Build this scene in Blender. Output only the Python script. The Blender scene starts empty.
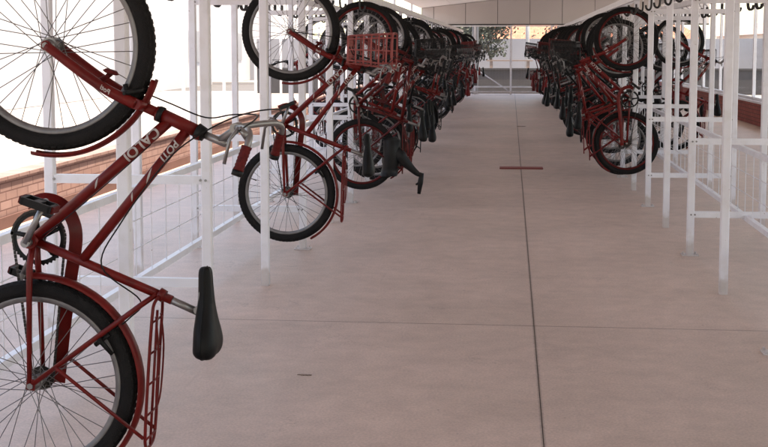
import bpy, bmesh, math, random
from mathutils import Vector, Matrix, Euler
R = math.radians
PI = math.pi
rng = random.Random(11)
S = bpy.context.scene
C = S.collection

# ------------------------------------------------------------------ materials
def mat(name):
    m = bpy.data.materials.new(name); m.use_nodes = True
    nt = m.node_tree; b = nt.nodes['Principled BSDF']
    return m, nt, b
def simple(name, col, rough=.5, metal=0., noise=0., nscale=8., bump=0., bscale=60., coat=0., spec=.5):
    m, nt, b = mat(name); b.inputs['Specular IOR Level'].default_value = spec
    b.inputs['Roughness'].default_value = rough; b.inputs['Metallic'].default_value = metal
    b.inputs['Coat Weight'].default_value = coat
    tc = nt.nodes.new('ShaderNodeTexCoord')
    n = nt.nodes.new('ShaderNodeTexNoise'); n.inputs['Scale'].default_value = nscale; n.inputs['Detail'].default_value = 6
    nt.links.new(tc.outputs['Object'], n.inputs['Vector'])
    mx = nt.nodes.new('ShaderNodeMix'); mx.data_type = 'RGBA'
    mx.inputs[6].default_value = tuple(c*(1-noise) for c in col)+(1,)
    mx.inputs[7].default_value = tuple(min(1, c*(1+noise)) for c in col)+(1,)
    nt.links.new(n.outputs['Fac'], mx.inputs[0]); nt.links.new(mx.outputs[2], b.inputs['Base Color'])
    if bump:
        n2 = nt.nodes.new('ShaderNodeTexNoise'); n2.inputs['Scale'].default_value = bscale; n2.inputs['Detail'].default_value = 4
        nt.links.new(tc.outputs['Object'], n2.inputs['Vector'])
        bp = nt.nodes.new('ShaderNodeBump'); bp.inputs['Strength'].default_value = bump; bp.inputs['Distance'].default_value = .01
        nt.links.new(n2.outputs['Fac'], bp.inputs['Height']); nt.links.new(bp.outputs['Normal'], b.inputs['Normal'])
    return m
def objcol(name, rough, metal=0., coat=0., wear=.25, spec=.5):
    m, nt, b = mat(name); b.inputs['Specular IOR Level'].default_value = spec
    oi = nt.nodes.new('ShaderNodeObjectInfo'); tc = nt.nodes.new('ShaderNodeTexCoord')
    n = nt.nodes.new('ShaderNodeTexNoise'); n.inputs['Scale'].default_value = 22; n.inputs['Detail'].default_value = 8
    nt.links.new(tc.outputs['Object'], n.inputs['Vector'])
    hv = nt.nodes.new('ShaderNodeMix'); hv.data_type = 'RGBA'; hv.blend_type = 'MULTIPLY'
    rp = nt.nodes.new('ShaderNodeValToRGB'); rp.color_ramp.elements[0].position = .3; rp.color_ramp.elements[1].position = .75
    rp.color_ramp.elements[0].color = (1-wear, 1-wear, 1-wear, 1); rp.color_ramp.elements[1].color = (1, 1, 1, 1)
    hv.inputs[0].default_value = 1
    nt.links.new(oi.outputs['Color'], hv.inputs[6]); nt.links.new(n.outputs['Fac'], rp.inputs[0]); nt.links.new(rp.outputs[0], hv.inputs[7])
    nt.links.new(hv.outputs[2], b.inputs['Base Color'])
    mr = nt.nodes.new('ShaderNodeMapRange'); mr.inputs[3].default_value = rough-.08; mr.inputs[4].default_value = rough+.15
    nt.links.new(n.outputs['Fac'], mr.inputs[0]); nt.links.new(mr.outputs[0], b.inputs['Roughness'])
    b.inputs['Metallic'].default_value = metal; b.inputs['Coat Weight'].default_value = coat; b.inputs['Coat Roughness'].default_value = .15
    return m
M = {}
M['paint'] = objcol('bicycle_paint', .4, 0, .05, .45, .25)
M['vinyl'] = objcol('saddle_vinyl', .5, 0, 0, .35, .2)
M['plastic'] = objcol('basket_plastic', .5, 0, 0, .2)
M['rim'] = objcol('rim_metal', .42, .6, 0, .35)
M['rubber'] = simple('tyre_rubber', (.009, .008, .008), .75, 0, .35, 14, .3, 200, spec=.2)
M['black'] = simple('black_plastic', (.006, .0058, .006), .5, 0, .3, spec=.25)
M['steel'] = simple('dull_steel', (.25, .24, .24), .4, .85, .2)
M['spoke'] = simple('spoke_steel', (.16, .15, .15), .45, .6, .2)
M['chain'] = simple('oily_chain', (.035, .028, .025), .5, .5, .3)
M['redgrip'] = simple('red_grip_rubber', (.10, .010, .010), .6, 0, .8, 110, spec=.15)
M['decal'] = simple('white_decal', (.42, .38, .37), .5, 0, .25, 120)
def enamel():
    m, nt, b = mat('white_enamel'); L = nt.links.new; tc = nt.nodes.new('ShaderNodeNewGeometry'); b.inputs['Roughness'].default_value = .42
    def nz(sc, d=6):
        n = nt.nodes.new('ShaderNodeTexNoise'); n.inputs['Scale'].default_value = sc; n.inputs['Detail'].default_value = d; L(tc.outputs['Position'], n.inputs['Vector']); return n.outputs['Fac']
    def rp(fac, p0, c0, p1, c1):
        r = nt.nodes.new('ShaderNodeValToRGB'); e = r.color_ramp.elements; e[0].position = p0; e[0].color = c0+(1,); e[1].position = p1; e[1].color = c1+(1,); L(fac, r.inputs[0]); return r.outputs[0]
    def mul(a, c):
        x = nt.nodes.new('ShaderNodeMix'); x.data_type = 'RGBA'; x.blend_type = 'MULTIPLY'; x.inputs[0].default_value = 1; L(a, x.inputs[6]); L(c, x.inputs[7]); return x.outputs[2]
    c = rp(nz(4), .3, (.69, .68, .72), .7, (.78, .77, .81))
    c = mul(c, rp(nz(41, 10), .255, (.45, .34, .28), .285, (1, 1, 1)))
    c = mul(c, rp(nz(12, 8), .33, (.94, .93, .91), .5, (1, 1, 1)))
    sz = nt.nodes.new('ShaderNodeSeparateXYZ'); L(tc.outputs['Position'], sz.inputs[0]); ad = nt.nodes.new('ShaderNodeMath'); ad.operation = 'MULTIPLY_ADD'; ad.inputs[1].default_value = -.16; L(nz(18, 8), ad.inputs[0]); L(sz.outputs['Z'], ad.inputs[2])
    c = mul(c, rp(ad.outputs[0], -.03, (.74, .68, .63), .05, (1, 1, 1)))
    L(c, b.inputs['Base Color'])
    bp = nt.nodes.new('ShaderNodeBump'); bp.inputs['Strength'].default_value = .1; bp.inputs['Distance'].default_value = .003; L(nz(25), bp.inputs['Height']); L(bp.outputs['Normal'], b.inputs['Normal'])
    return m
M['white'] = enamel()
M['hook'] = simple('hook_rubber', (.016, .014, .015), .55)
M['ceil'] = simple('ceiling_sheet', (.80, .78, .78), .6, 0, .05, 1.5)
M['beige'] = simple('beige_panel', (.52, .475, .46), .55, 0, .06, 1.2)
M['asphalt'] = simple('asphalt', (.10, .095, .095), .9, 0, .3, 3, .3, 90)
M['pave'] = simple('outer_concrete', (.33, .30, .285), .9, 0, .15, .6)
M['wallw'] = simple('white_render', (.42, .405, .40), .85, 0, .06, .7)
M['bright'] = simple('bright_render', (.80, .77, .75), .85, 0, .06, .7)
M['wallg'] = simple('grey_render', (.22, .22, .24), .85, 0, .14, .9)
M['dark_wall'] = simple('dark_cladding', (.045, .042, .045), .7, 0, .3, 4)
M['shutter'] = simple('roller_shutter', (.24, .24, .25), .6, 0, .1)
M['darkframe'] = simple('dark_gasket', (.05, .048, .05), .5)
M['bark'] = simple('bark', (.13, .10, .08), .9, 0, .4, 10)
M['leaf'] = simple('leaf', (.04, .05, .035), .7, 0, .6, 1.5)
M['redpaint'] = simple('red_strip_paint', (.24, .05, .045), .6, 0, .4, 30)
M['plinth'] = simple('dark_red_plinth', (.11, .055, .05), .8, 0, .3, 3)
M['wood'] = simple('weathered_wood', (.20, .14, .11), .8, 0, .3, 12)
M['window_dark'] = simple('dark_window', (.05, .055, .065), .15)

def world_pos(nt):
    g = nt.nodes.new('ShaderNodeNewGeometry'); s = nt.nodes.new('ShaderNodeSeparateXYZ')
    nt.links.new(g.outputs['Position'], s.inputs[0]); return g, s
def brick_mat(name, c1, c2, mortar, w=.24, h=.075, axis='YZ'):
    m, nt, b = mat(name); g, s = world_pos(nt)
    cb = nt.nodes.new('ShaderNodeCombineXYZ')
    nt.links.new(s.outputs[axis[0]], cb.inputs[0]); nt.links.new(s.outputs[axis[1]], cb.inputs[1])
    br = nt.nodes.new('ShaderNodeTexBrick'); br.inputs['Scale'].default_value = 1
    br.inputs['Brick Width'].default_value = w; br.inputs['Row Height'].default_value = h
    br.inputs['Mortar Size'].default_value = .007; br.inputs['Mortar Smooth'].default_value = .3
    br.inputs['Color1'].default_value = c1+(1,); br.inputs['Color2'].default_value = c2+(1,); br.inputs['Mortar'].default_value = mortar+(1,)
    nt.links.new(cb.outputs[0], br.inputs['Vector'])
    n = nt.nodes.new('ShaderNodeTexNoise'); n.inputs['Scale'].default_value = 5; n.inputs['Detail'].default_value = 8
    nt.links.new(g.outputs['Position'], n.inputs['Vector'])
    mx = nt.nodes.new('ShaderNodeMix'); mx.data_type = 'RGBA'; mx.blend_type = 'OVERLAY'; mx.inputs[0].default_value = .2
    nt.links.new(br.outputs['Color'], mx.inputs[6]); nt.links.new(n.outputs['Fac'], mx.inputs[7])
    nt.links.new(mx.outputs[2], b.inputs['Base Color']); b.inputs['Roughness'].default_value = .85
    bp = nt.nodes.new('ShaderNodeBump'); bp.inputs['Strength'].default_value = .5; bp.inputs['Distance'].default_value = .008; bp.invert = True
    nt.links.new(br.outputs['Fac'], bp.inputs['Height']); nt.links.new(bp.outputs['Normal'], b.inputs['Normal'])
    return m
M['brick'] = brick_mat('brick_red', (.31, .205, .19), (.25, .155, .14), (.14, .075, .07))
M['brick2'] = brick_mat('brick_dark_red', (.33, .085, .07), (.25, .06, .05), (.12, .04, .035))
M['tile'] = brick_mat('roof_tile', (.40, .30, .26), (.35, .25, .22), (.2, .1, .08), .25, .35, 'YX')
M['tilefar'] = brick_mat('roof_tile_far', (.50, .20, .12), (.42, .15, .09), (.2, .07, .05), .25, .35, 'XY')

def concrete():
    m, nt, b = mat('polished_concrete'); g, s = world_pos(nt); L = nt.links.new
    def noise(sc, det=6, rough=.55, vec=None):
        n = nt.nodes.new('ShaderNodeTexNoise'); n.inputs['Scale'].default_value = sc
        n.inputs['Detail'].default_value = det; n.inputs['Roughness'].default_value = rough
        L(vec or g.outputs['Position'], n.inputs['Vector']); return n
    # trowel marks run across the walkway
    mp = nt.nodes.new('ShaderNodeMapping'); mp.inputs['Scale'].default_value = (.9, .9, 1); L(g.outputs['Position'], mp.inputs['Vector'])
    n1 = noise(.9, 8, .6, mp.outputs[0]); n2 = noise(7, 8, .65); n3 = noise(90, 3); n4 = noise(2.2, 9, .7, mp.outputs[0])
    r1 = nt.nodes.new('ShaderNodeValToRGB'); e = r1.color_ramp.elements
    e[0].position = .3; e[0].color = (.52, .39, .325, 1); e[1].position = .72; e[1].color = (.66, .49, .415, 1)
    L(n1.outputs['Fac'], r1.inputs[0])
    def mul(a, fac, lo, hi, p0, p1):
        r = nt.nodes.new('ShaderNodeValToRGB'); e = r.color_ramp.elements
        e[0].position = p0; e[0].color = (lo,)*3+(1,); e[1].position = p1; e[1].color = (hi,)*3+(1,)
        L(fac, r.inputs[0]); x = nt.nodes.new('ShaderNodeMix'); x.data_type = 'RGBA'; x.blend_type = 'MULTIPLY'; x.inputs[0].default_value = 1
        L(a, x.inputs[6]); L(r.outputs[0], x.inputs[7]); return x.outputs[2]
    c = mul(r1.outputs[0], n2.outputs['Fac'], .86, 1.06, .3, .7)
    c = mul(c, n3.outputs['Fac'], .86, 1.07, .35, .65)
    c = mul(c, n4.outputs['Fac'], .93, 1.02, .32, .5)
    def math_(op, a, b_=None):
        q = nt.nodes.new('ShaderNodeMath'); q.operation = op
        for k_, v_ in enumerate((a, b_)):
            if v_ is None: continue
            if isinstance(v_, (int, float)): q.inputs[k_].default_value = v_
            else: L(v_, q.inputs[k_])
        return q.outputs[0]
    def dark(c_, fac, lo_at, hi_at, lo_v, hi_v=1.):
        r = nt.nodes.new('ShaderNodeMapRange'); r.inputs[1].default_value = lo_at; r.inputs[2].default_value = hi_at; r.inputs[3].default_value = lo_v; r.inputs[4].default_value = hi_v
        L(fac, r.inputs[0]); x_ = nt.nodes.new('ShaderNodeMix'); x_.data_type = 'RGBA'; x_.blend_type = 'MULTIPLY'; x_.inputs[0].default_value = 1
        L(c_, x_.inputs[6]); L(r.outputs[0], x_.inputs[7]); return x_.outputs[2]
    nj = noise(28, 6, .75).outputs['Fac']; nk_ = noise(3, 3).outputs['Fac']
    dx = math_('ABSOLUTE', math_('SUBTRACT', s.outputs['X'], .137)); dy = math_('ABSOLUTE', math_('SUBTRACT', s.outputs['Y'], 6.742))
    c = dark(c, math_('SUBTRACT', dx, math_('MULTIPLY', nj, .017)), -.008, .003, .42)
    c = dark(c, math_('SUBTRACT', dy, math_('MULTIPLY', nj, .020)), -.009, .004, .62)
    c = dark(c, dx, .0, .35, .93); 
    # hairline cracks, dark specks, rubber scuffs, pale worn patches
    wv = nt.nodes.new('ShaderNodeTexVoronoi'); wv.feature = 'DISTANCE_TO_EDGE'; wv.inputs['Scale'].default_value = .42
    nd = noise(1.3, 8, .7); vm = nt.nodes.new('ShaderNodeVectorMath'); vm.operation = 'MULTIPLY_ADD'; vm.inputs[1].default_value = (1.6, 1.6, 0); L(nd.outputs['Color'], vm.inputs[0]); L(g.outputs['Position'], vm.inputs[2]); L(vm.outputs[0], wv.inputs['Vector'])
    cr_ = math_('ADD', wv.outputs['Distance'], math_('MULTIPLY', math_('MAXIMUM', math_('SUBTRACT', nk_, .46), 0.), .4))
    c = dark(c, cr_, .0006, .0026, .72)
    vs_ = nt.nodes.new('ShaderNodeTexVoronoi'); vs_.inputs['Scale'].default_value = 9; L(g.outputs['Position'], vs_.inputs['Vector'])
    c = dark(c, math_('ADD', vs_.outputs['Distance'], math_('MULTIPLY', noise(1.1, 2).outputs['Fac'], .14)), .085, .115, .62)
    mp2 = nt.nodes.new('ShaderNodeMapping'); mp2.inputs['Rotation'].default_value = (0, 0, .35); mp2.inputs['Scale'].default_value = (9, .8, 1); L(g.outputs['Position'], mp2.inputs['Vector'])
    c = dark(c, noise(1.6, 5, .6, mp2.outputs[0]).outputs['Fac'], .27, .36, .90)
    big = noise(.35, 4, .6).outputs['Fac']; c = dark(c, big, .35, .65, .92, 1.06)
    L(c, b.inputs['Base Color'])
    m2 = nt.nodes.new('ShaderNodeMapRange'); m2.inputs[3].default_value = .42; m2.inputs[4].default_value = .66; L(n1.outputs['Fac'], m2.inputs[0]); L(m2.outputs[0], b.inputs['Roughness'])
    bp = nt.nodes.new('ShaderNodeBump'); bp.inputs['Strength'].default_value = .12; bp.inputs['Distance'].default_value = .004
    L(n2.outputs['Fac'], bp.inputs['Height']); L(bp.outputs['Normal'], b.inputs['Normal'])
    return m
M['floor'] = concrete()
M['joint'] = simple('joint_dirt', (.10, .07, .06), .95, 0, .5, 40)
def glass():
    m = bpy.data.materials.new('window_glass'); m.use_nodes = True; nt = m.node_tree; nt.nodes.clear()
    o = nt.nodes.new('ShaderNodeOutputMaterial'); mx = nt.nodes.new('ShaderNodeMixShader'); t = nt.nodes.new('ShaderNodeBsdfTransparent')
    g = nt.nodes.new('ShaderNodeBsdfGlossy'); g.inputs['Roughness'].default_value = .03; t.inputs[0].default_value = (.94, .95, .95, 1)
    mx.inputs[0].default_value = .05; nt.links.new(t.outputs[0], mx.inputs[1]); nt.links.new(g.outputs[0], mx.inputs[2]); nt.links.new(mx.outputs[0], o.inputs[0])
    return m
M['glass'] = glass()

# ------------------------------------------------------------------ mesh helper
class MB:
    def __init__(s): s.v = []; s.f = []; s.sm = []
    def add(s, vs, fs, smooth=False):
        o = len(s.v); s.v += [tuple(v) for v in vs]; s.f += [tuple(i+o for i in f) for f in fs]; s.sm += [smooth]*len(fs); return s
    def box(s, x0, x1, y0, y1, z0, z1, mtx=None):
        vs = [(x, y, z) for z in (z0, z1) for y in (y0, y1) for x in (x0, x1)]
        if mtx: vs = [mtx @ Vector(v) for v in vs]
        return s.add(vs, [(0, 2, 3, 1), (4, 5, 7, 6), (0, 1, 5, 4), (2, 6, 7, 3), (0, 4, 6, 2), (1, 3, 7, 5)])
    def tube(s, pts, r, n=10, caps=True, closed=False, squash=None):
        P = [Vector(p) for p in pts]; k = len(P)
        rr = list(r) if isinstance(r, (list, tuple)) else [r]*k
        T = []
        for i in range(k):
            a = P[(i-1) % k] if (closed or i > 0) else P[i]; b = P[(i+1) % k] if (closed or i < k-1) else P[i]
            T.append((b-a).normalized())
        up = Vector((0, 1, 0)) if abs(T[0].y) < .9 else Vector((0, 0, 1))
        N = (up - T[0]*up.dot(T[0])).normalized(); vs = []
        for i in range(k):
            N = (N - T[i]*N.dot(T[i])).normalized(); B = T[i].cross(N)
            for j in range(n):
                a = 2*PI*j/n; cy, cx = math.cos(a), math.sin(a)
                if squash: cy *= squash[0]; cx *= squash[1]
                vs.append(P[i]+(N*cy+B*cx)*rr[i])
        fs = []
        for i in range(k if closed else k-1):
            for j in range(n):
                a, b = i*n+j, i*n+(j+1) % n; c, d = ((i+1) % k)*n+(j+1) % n, ((i+1) % k)*n+j
                fs.append((a, b, c, d))
        s.add(vs, fs, n > 4)
        if caps and not closed:
            o = len(s.v)-len(vs); s.f += [tuple(o+j for j in range(n))[::-1], tuple(o+(k-1)*n+j for j in range(n))]; s.sm += [False, False]
        return s
    def ring(s, c, R_, prof, n=64, smooth=True):
        """lathe a closed profile [(dr, w)] round the Y axis through c"""
        m = len(prof); vs = []
        for i in range(n):
            a = 2*PI*i/n
            for dr, w in prof: vs.append((c[0]+(R_+dr)*math.cos(a), c[1]+w, c[2]+(R_+dr)*math.sin(a)))
        fs = [(i*m+j, i*m+(j+1) % m, ((i+1) % n)*m+(j+1) % m, ((i+1) % n)*m+j) for i in range(n) for j in range(m)]
        return s.add(vs, fs, smooth)
    def prism(s, poly, y0, y1):
        """polygon in XZ extruded along Y"""
        n = len(poly); vs = [(x, y0, z) for x, z in poly]+[(x, y1, z) for x, z in poly]
        return s.add(vs, [tuple(range(n)), tuple(range(2*n-1, n-1, -1))]+[(i, i+n, (i+1) % n+n, (i+1) % n) for i in range(n)])
    def mesh(s, name, mats):
        me = bpy.data.meshes.new(name); me.from_pydata(s.v, [], s.f)
        me.polygons.foreach_set('use_smooth', s.sm)
        for m in (mats if isinstance(mats, list) else [mats]): me.materials.append(m)
        me.update(); return me
    def obj(s, name, m, parent=None):
        o = bpy.data.objects.new(name, s.mesh(name, m)); C.objects.link(o); o.parent = parent; return o
def tag(o, label=None, cat=None, group=None, kind=None):
    if label: o['label'] = label.replace('flat bar and wire basket', 'wire basket and flat bar')
    if cat: o['category'] = cat
    if group: o['group'] = group
    if kind: o['kind'] = kind
    return o
def empty(name, loc, label, cat, group=None):
    o = bpy.data.objects.new(name, None); C.objects.link(o); o.location = loc; o.empty_display_size = .1
    return tag(o, label, cat, group)
def curve_pts(pts, n=6, closed=False):
    """Catmull-Rom through the points"""
    P = [Vector(p) for p in pts]; out = []; k = len(P)
    for i in range(k if closed else k-1):
        a = P[(i-1) % k] if closed or i else P[0]; b = P[i]; c = P[(i+1) % k]; d = P[(i+2) % k] if closed or i+2 < k else P[k-1]
        for j in range(n):
            t = j/n
            out.append(.5*((2*b)+(c-a)*t+(2*a-5*b+4*c-d)*t*t+(3*b-a-3*c+d)*t**3))
    if not closed: out.append(P[-1])
    return out

# ------------------------------------------------------------------ the bicycle, hanging nose-up
# local axes: X = rider's up, Y = rider's right, Z = forward (up the hook); origin at the foot of the rear tyre
RW = .335
def P(u, v, w=0): return (v, w, u+RW)
HF, HR, BB = (1.087, 0), (0, 0), (.46, -.036)

def text_mesh(txt, size, tube_a, tube_b, start, r, side, shear=0.):
    """white lettering wrapped on the tube from a to b (u,v), reading from `start` metres along it"""
    cu = bpy.data.curves.new('lettering', 'FONT'); cu.body = txt; cu.size = size; cu.offset = size*.028; cu.space_character = 1.04; cu.shear = shear
    o = bpy.data.objects.new('lettering', cu); C.objects.link(o); bpy.context.view_layer.update()
    me = bpy.data.meshes.new_from_object(o.evaluated_get(bpy.context.evaluated_depsgraph_get()))
    bpy.data.objects.remove(o)
    bm = bmesh.new(); bm.from_mesh(me)
    for k in range(-1, 12):
        y = k*size*.09
        bmesh.ops.bisect_plane(bm, geom=bm.verts[:]+bm.edges[:]+bm.faces[:], plane_co=(0, y, 0), plane_no=(0, 1, 0))
    A = Vector(P(tube_a[0], tube_a[1])); B = Vector(P(tube_b[0], tube_b[1])); d = (B-A).normalized()
    # side -1: rider's left face, text reads a->b ; side +1: the other face, reads b->a
    up = Vector((0, side, 0)).cross(d)*side
    if up.x < 0: up = -up
    out = Vector((0, side, 0)); wid = max(v.co.x for v in bm.verts)
    vs = []
    for v in bm.verts:
        s_ = start+(v.co.x if side < 0 else wid-v.co.x); th = (v.co.y-size*.35)/r
        vs.append(A+d*s_+out*(math.cos(th)*(r+.0008))+up*(math.sin(th)*(r+.0008)))
    m = MB(); m.add(vs, [[v.index for v in f.verts] for f in bm.faces]); bm.free()
    return m
def swoosh(A2, B2, s0, s1, r, side, m):
    A = Vector(P(*A2)); B = Vector(P(*B2)); d = (B-A).normalized(); up = Vector((0, side, 0)).cross(d)*side
    if up.x < 0: up = -up
    out = Vector((0, side, 0)); n = 8; vs = []
    for i in range(n+1):
        t = i/n; s = s0+(s1-s0)*t; th0 = -.7+1.2*t; wd = .22*math.sin(PI*(t*.92+.04))
        for th in (th0-wd, th0, th0+wd): vs.append(A+d*s+(out*math.cos(th)+up*math.sin(th))*(r+.0008))
    m.add(vs, [(i*3+j, i*3+j+1, i*3+j+4, i*3+j+3) for i in range(n) for j in (0, 1)])

def wheel_parts(c, name, knob, slim=1.):
    c3 = P(*c); L = []
    ty = MB(); prof = [(.0285*math.cos(a), .0265*slim*math.sin(a)) for a in [2*PI*i/14 for i in range(14)]]
    ty.ring(c3, RW-.0305, prof, 72)
    nk = 84
    for i in range(nk):
        for row, wy in ((0, -.019), (1, -.0065), (0, .0065), (1, .019)):
            a = 2*PI*(i+row*.5)/nk; rad = RW-.0035-.0085*(abs(wy) > .01)
            wy *= slim; mt = Matrix.Translation(c3) @ Matrix.Rotation(-a, 4, 'Y') @ Matrix.Translation((rad, wy, 0))
            h = .0008 if knob else .0010
            ty.box(-.004, h, -.0042, .0042, -.0075, .0075, mt)
    rim = MB(); rim.ring(c3, .270, [(.012, .0125), (.008, .014), (-.004, .012), (-.008, .006), (-.008, -.006), (-.004, -.012), (.008, -.014), (.012, -.0125)], 72)
    hub = MB(); hub.tube([P(c[0], c[1], w) for w in (-.055, -.052, -.036, -.034, .034, .036, .05, .055)], [.008, .008, .009, .02, .02, .009, .009, .008], 12)
    for w in (-.032, .032): hub.tube([P(c[0], c[1], w-.0015), P(c[0], c[1], w+.0015)], .026, 16)
    hub.tube([P(c[0], c[1], -.066), P(c[0], c[1], .066)], .0055, 8)
    for w in (-.064, .064): hub.tube([P(c[0], c[1], w-.005), P(c[0], c[1], w+.005)], .0105, 6)
    sp = MB()
    for i in range(36):
        sd = -1 if i % 2 else 1; a = 2*PI*i/36; b = a+(1 if (i//2) % 2 else -1)*R(62)
        sp.tube([(c3[0]+.024*math.cos(b), sd*.031, c3[2]+.024*math.sin(b)), (c3[0]+0.263*math.cos(a), sd*.004, c3[2]+.263*math.sin(a))], .0014, 4, False)
    a = rng.uniform(0, 6); sp.tube([(c3[0]+.262*math.cos(a), 0, c3[2]+.262*math.sin(a)), (c3[0]+.222*math.cos(a), .0, c3[2]+.222*math.sin(a))], .0035, 6)
    L.append((name, None, rim, 'rim')); L.append(('tyre', name, ty, 'rubber')); L.append(('spokes', name, sp, 'spoke')); L.append(('hub', name, hub, 'steel'))
    return L
def fender(c, a0, a1, r=.352, n=26):
    """curved mudguard from angle a0 to a1 (degrees, 0 = rider's up, 90 = forward)"""
    m = MB(); vs = []; pr = [(-.026, -.008), (-.022, .0), (-.011, .005), (0, .0065), (.011, .005), (.022, 0), (.026, -.008)]
    pr = pr+[(w*.93, d-.0015) for w, d in pr[::-1]]; k = len(pr)
    for i in range(n+1):
        a = R(a0+(a1-a0)*i/n)
        for w, d in pr: vs.append(P(c[0]+(r+d)*math.sin(a), c[1]+(r+d)*math.cos(a), w))
    fs = [(i*k+j, i*k+(j+1) % k, (i+1)*k+(j+1) % k, (i+1)*k+j) for i in range(n) for j in range(k)]
    fs += [tuple(range(k)), tuple(n*k+j for j in range(k))]
    return m.add(vs, fs, True)
def stays(m, c, ang, r, base=None, rad=.003):
    a = R(ang); e = (c[0]+r*math.sin(a), c[1]+r*math.cos(a))
    for w in (-1, 1): m.tube([P(c[0], c[1], w*.058), P(e[0], e[1], w*.03)], rad, 6)

def make_saddle(du=0, dv=0, wide=1.):
    m = MB(); secs = [(.424, .545, .006, .008), (.420, .551, .016, .018), (.405, .557, .022, .024), (.36, .563, .027, .026), (.31, .570, .036, .029), (.26, .580, .056, .036), (.22, .590, .078, .042), (.185, .597, .090, .045), (.155, .595, .088, .043), (.140, .585, .070, .032), (.134, .57, .03, .014)]
    n = 20; vs = []; S4 = []
    for i in range(len(secs)-1):
        a, b, c, d = secs[max(0, i-1)], secs[i], secs[i+1], secs[min(len(secs)-1, i+2)]
        for t in (0, .25, .5, .75): S4.append(tuple(.5*((2*b[k])+(c[k]-a[k])*t+(2*a[k]-5*b[k]+4*c[k]-d[k])*t*t+(3*b[k]-a[k]-3*c[k]+d[k])*t**3) for k in range(4)))
    secs = S4+[secs[-1]]
    for u, top, hw, th in secs:
        for j in range(n):
            a = 2*PI*j/n; ca, sa = math.cos(a), math.sin(a)
            v = top-th+th*(abs(ca)**.7*(1 if ca > 0 else -1)) if ca > 0 else top-th+th*.9*ca
            w = hw*wide*abs(sa)**.8*(1 if sa > 0 else -1)
            if ca > 0: v -= .012*max(0, 1-abs(w)/(hw*wide+1e-6)*1.2)*.6
            vs.append(P(u+du, v+dv-.0, w))
    k = len(secs)
    for sg in (-1, 1): m.tube([P(u+du, v_-th_*1.02+dv, sg*(hw_*wide+.0005)) for u, v_, hw_, th_ in secs[1:-1]], .0022, 5)
    m.add(vs, [(i*n+j, i*n+(j+1) % n, (i+1)*n+(j+1) % n, (i+1)*n+j) for i in range(k-1) for j in range(n)]+[tuple(range(n)), tuple((k-1)*n+j for j in range(n))[::-1]], True)
    return m
def basket(slat, u0=.86, u1=1.10, v0=.40, v1=.70, hw=.17):
    m = MB(); n = 30 if slat else 46
    def ringpt(t, v, f):   # rounded rectangle round the basket at height v
        a = 2*PI*t; c_, s_ = math.cos(a), math.sin(a); e = .45
        uu = (u0+u1)/2+(u1-u0)/2*f*abs(c_)**e*(1 if c_ > 0 else -1); ww = hw*f*abs(s_)**e*(1 if s_ > 0 else -1)
        return P(uu, v, ww)
    def f_at(k): return .78+.22*k
    if slat:
        for k in (.02, .19, .36, .53, .70, .87, 1.0):
            n_ = 44; vs = []
            for i in range(n_):
                for dv_, f_ in ((-.0055, 0), (.0055, 0), (.0055, .02), (-.0055, .02)):
                    vs.append(ringpt(i/n_, v0+(v1-v0)*k+dv_, .78+.22*k+f_))
            m.add(vs, [(i*4+j, i*4+(j+1) % 4, (i+1) % n_*4+(j+1) % 4, (i+1) % n_*4+j) for i in range(n_) for j in range(4)], False)
        n = 12
    for k in (() if slat else (0, .14, .28, .42, .56, .7, .84, 1)):
        pts = [ringpt(i/40, v0+(v1-v0)*k, f_at(k)) for i in range(40)]
        m.tube(pts, (.006 if slat else (.004 if k in (0, 1) else .0022)), 6, False, True)
    for i in range(n):
        t = i/n; a = [ringpt(t, v0+(v1-v0)*k, f_at(k)) for k in (0, .25, .5, .75, 1)]
        if slat: m.tube([Vector(q) for q in a], .0042, 6)
        else: m.tube(a, .0022, 4, False)
    nb = 9 if slat else 14
    for i in range(nb):
        t = (i+.5)/nb*2-1
        m.tube([P((u0+u1)/2-(u1-u0)*.38, v0, t*hw*.74), P((u0+u1)/2+(u1-u0)*.38, v0, t*hw*.74)], .005 if slat else .0022, 4)
        m.tube([P((u0+u1)/2+t*(u1-u0)*.37, v0, -hw*.76), P((u0+u1)/2+t*(u1-u0)*.37, v0, hw*.76)], .005 if slat else .0022, 4)
    return m

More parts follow.
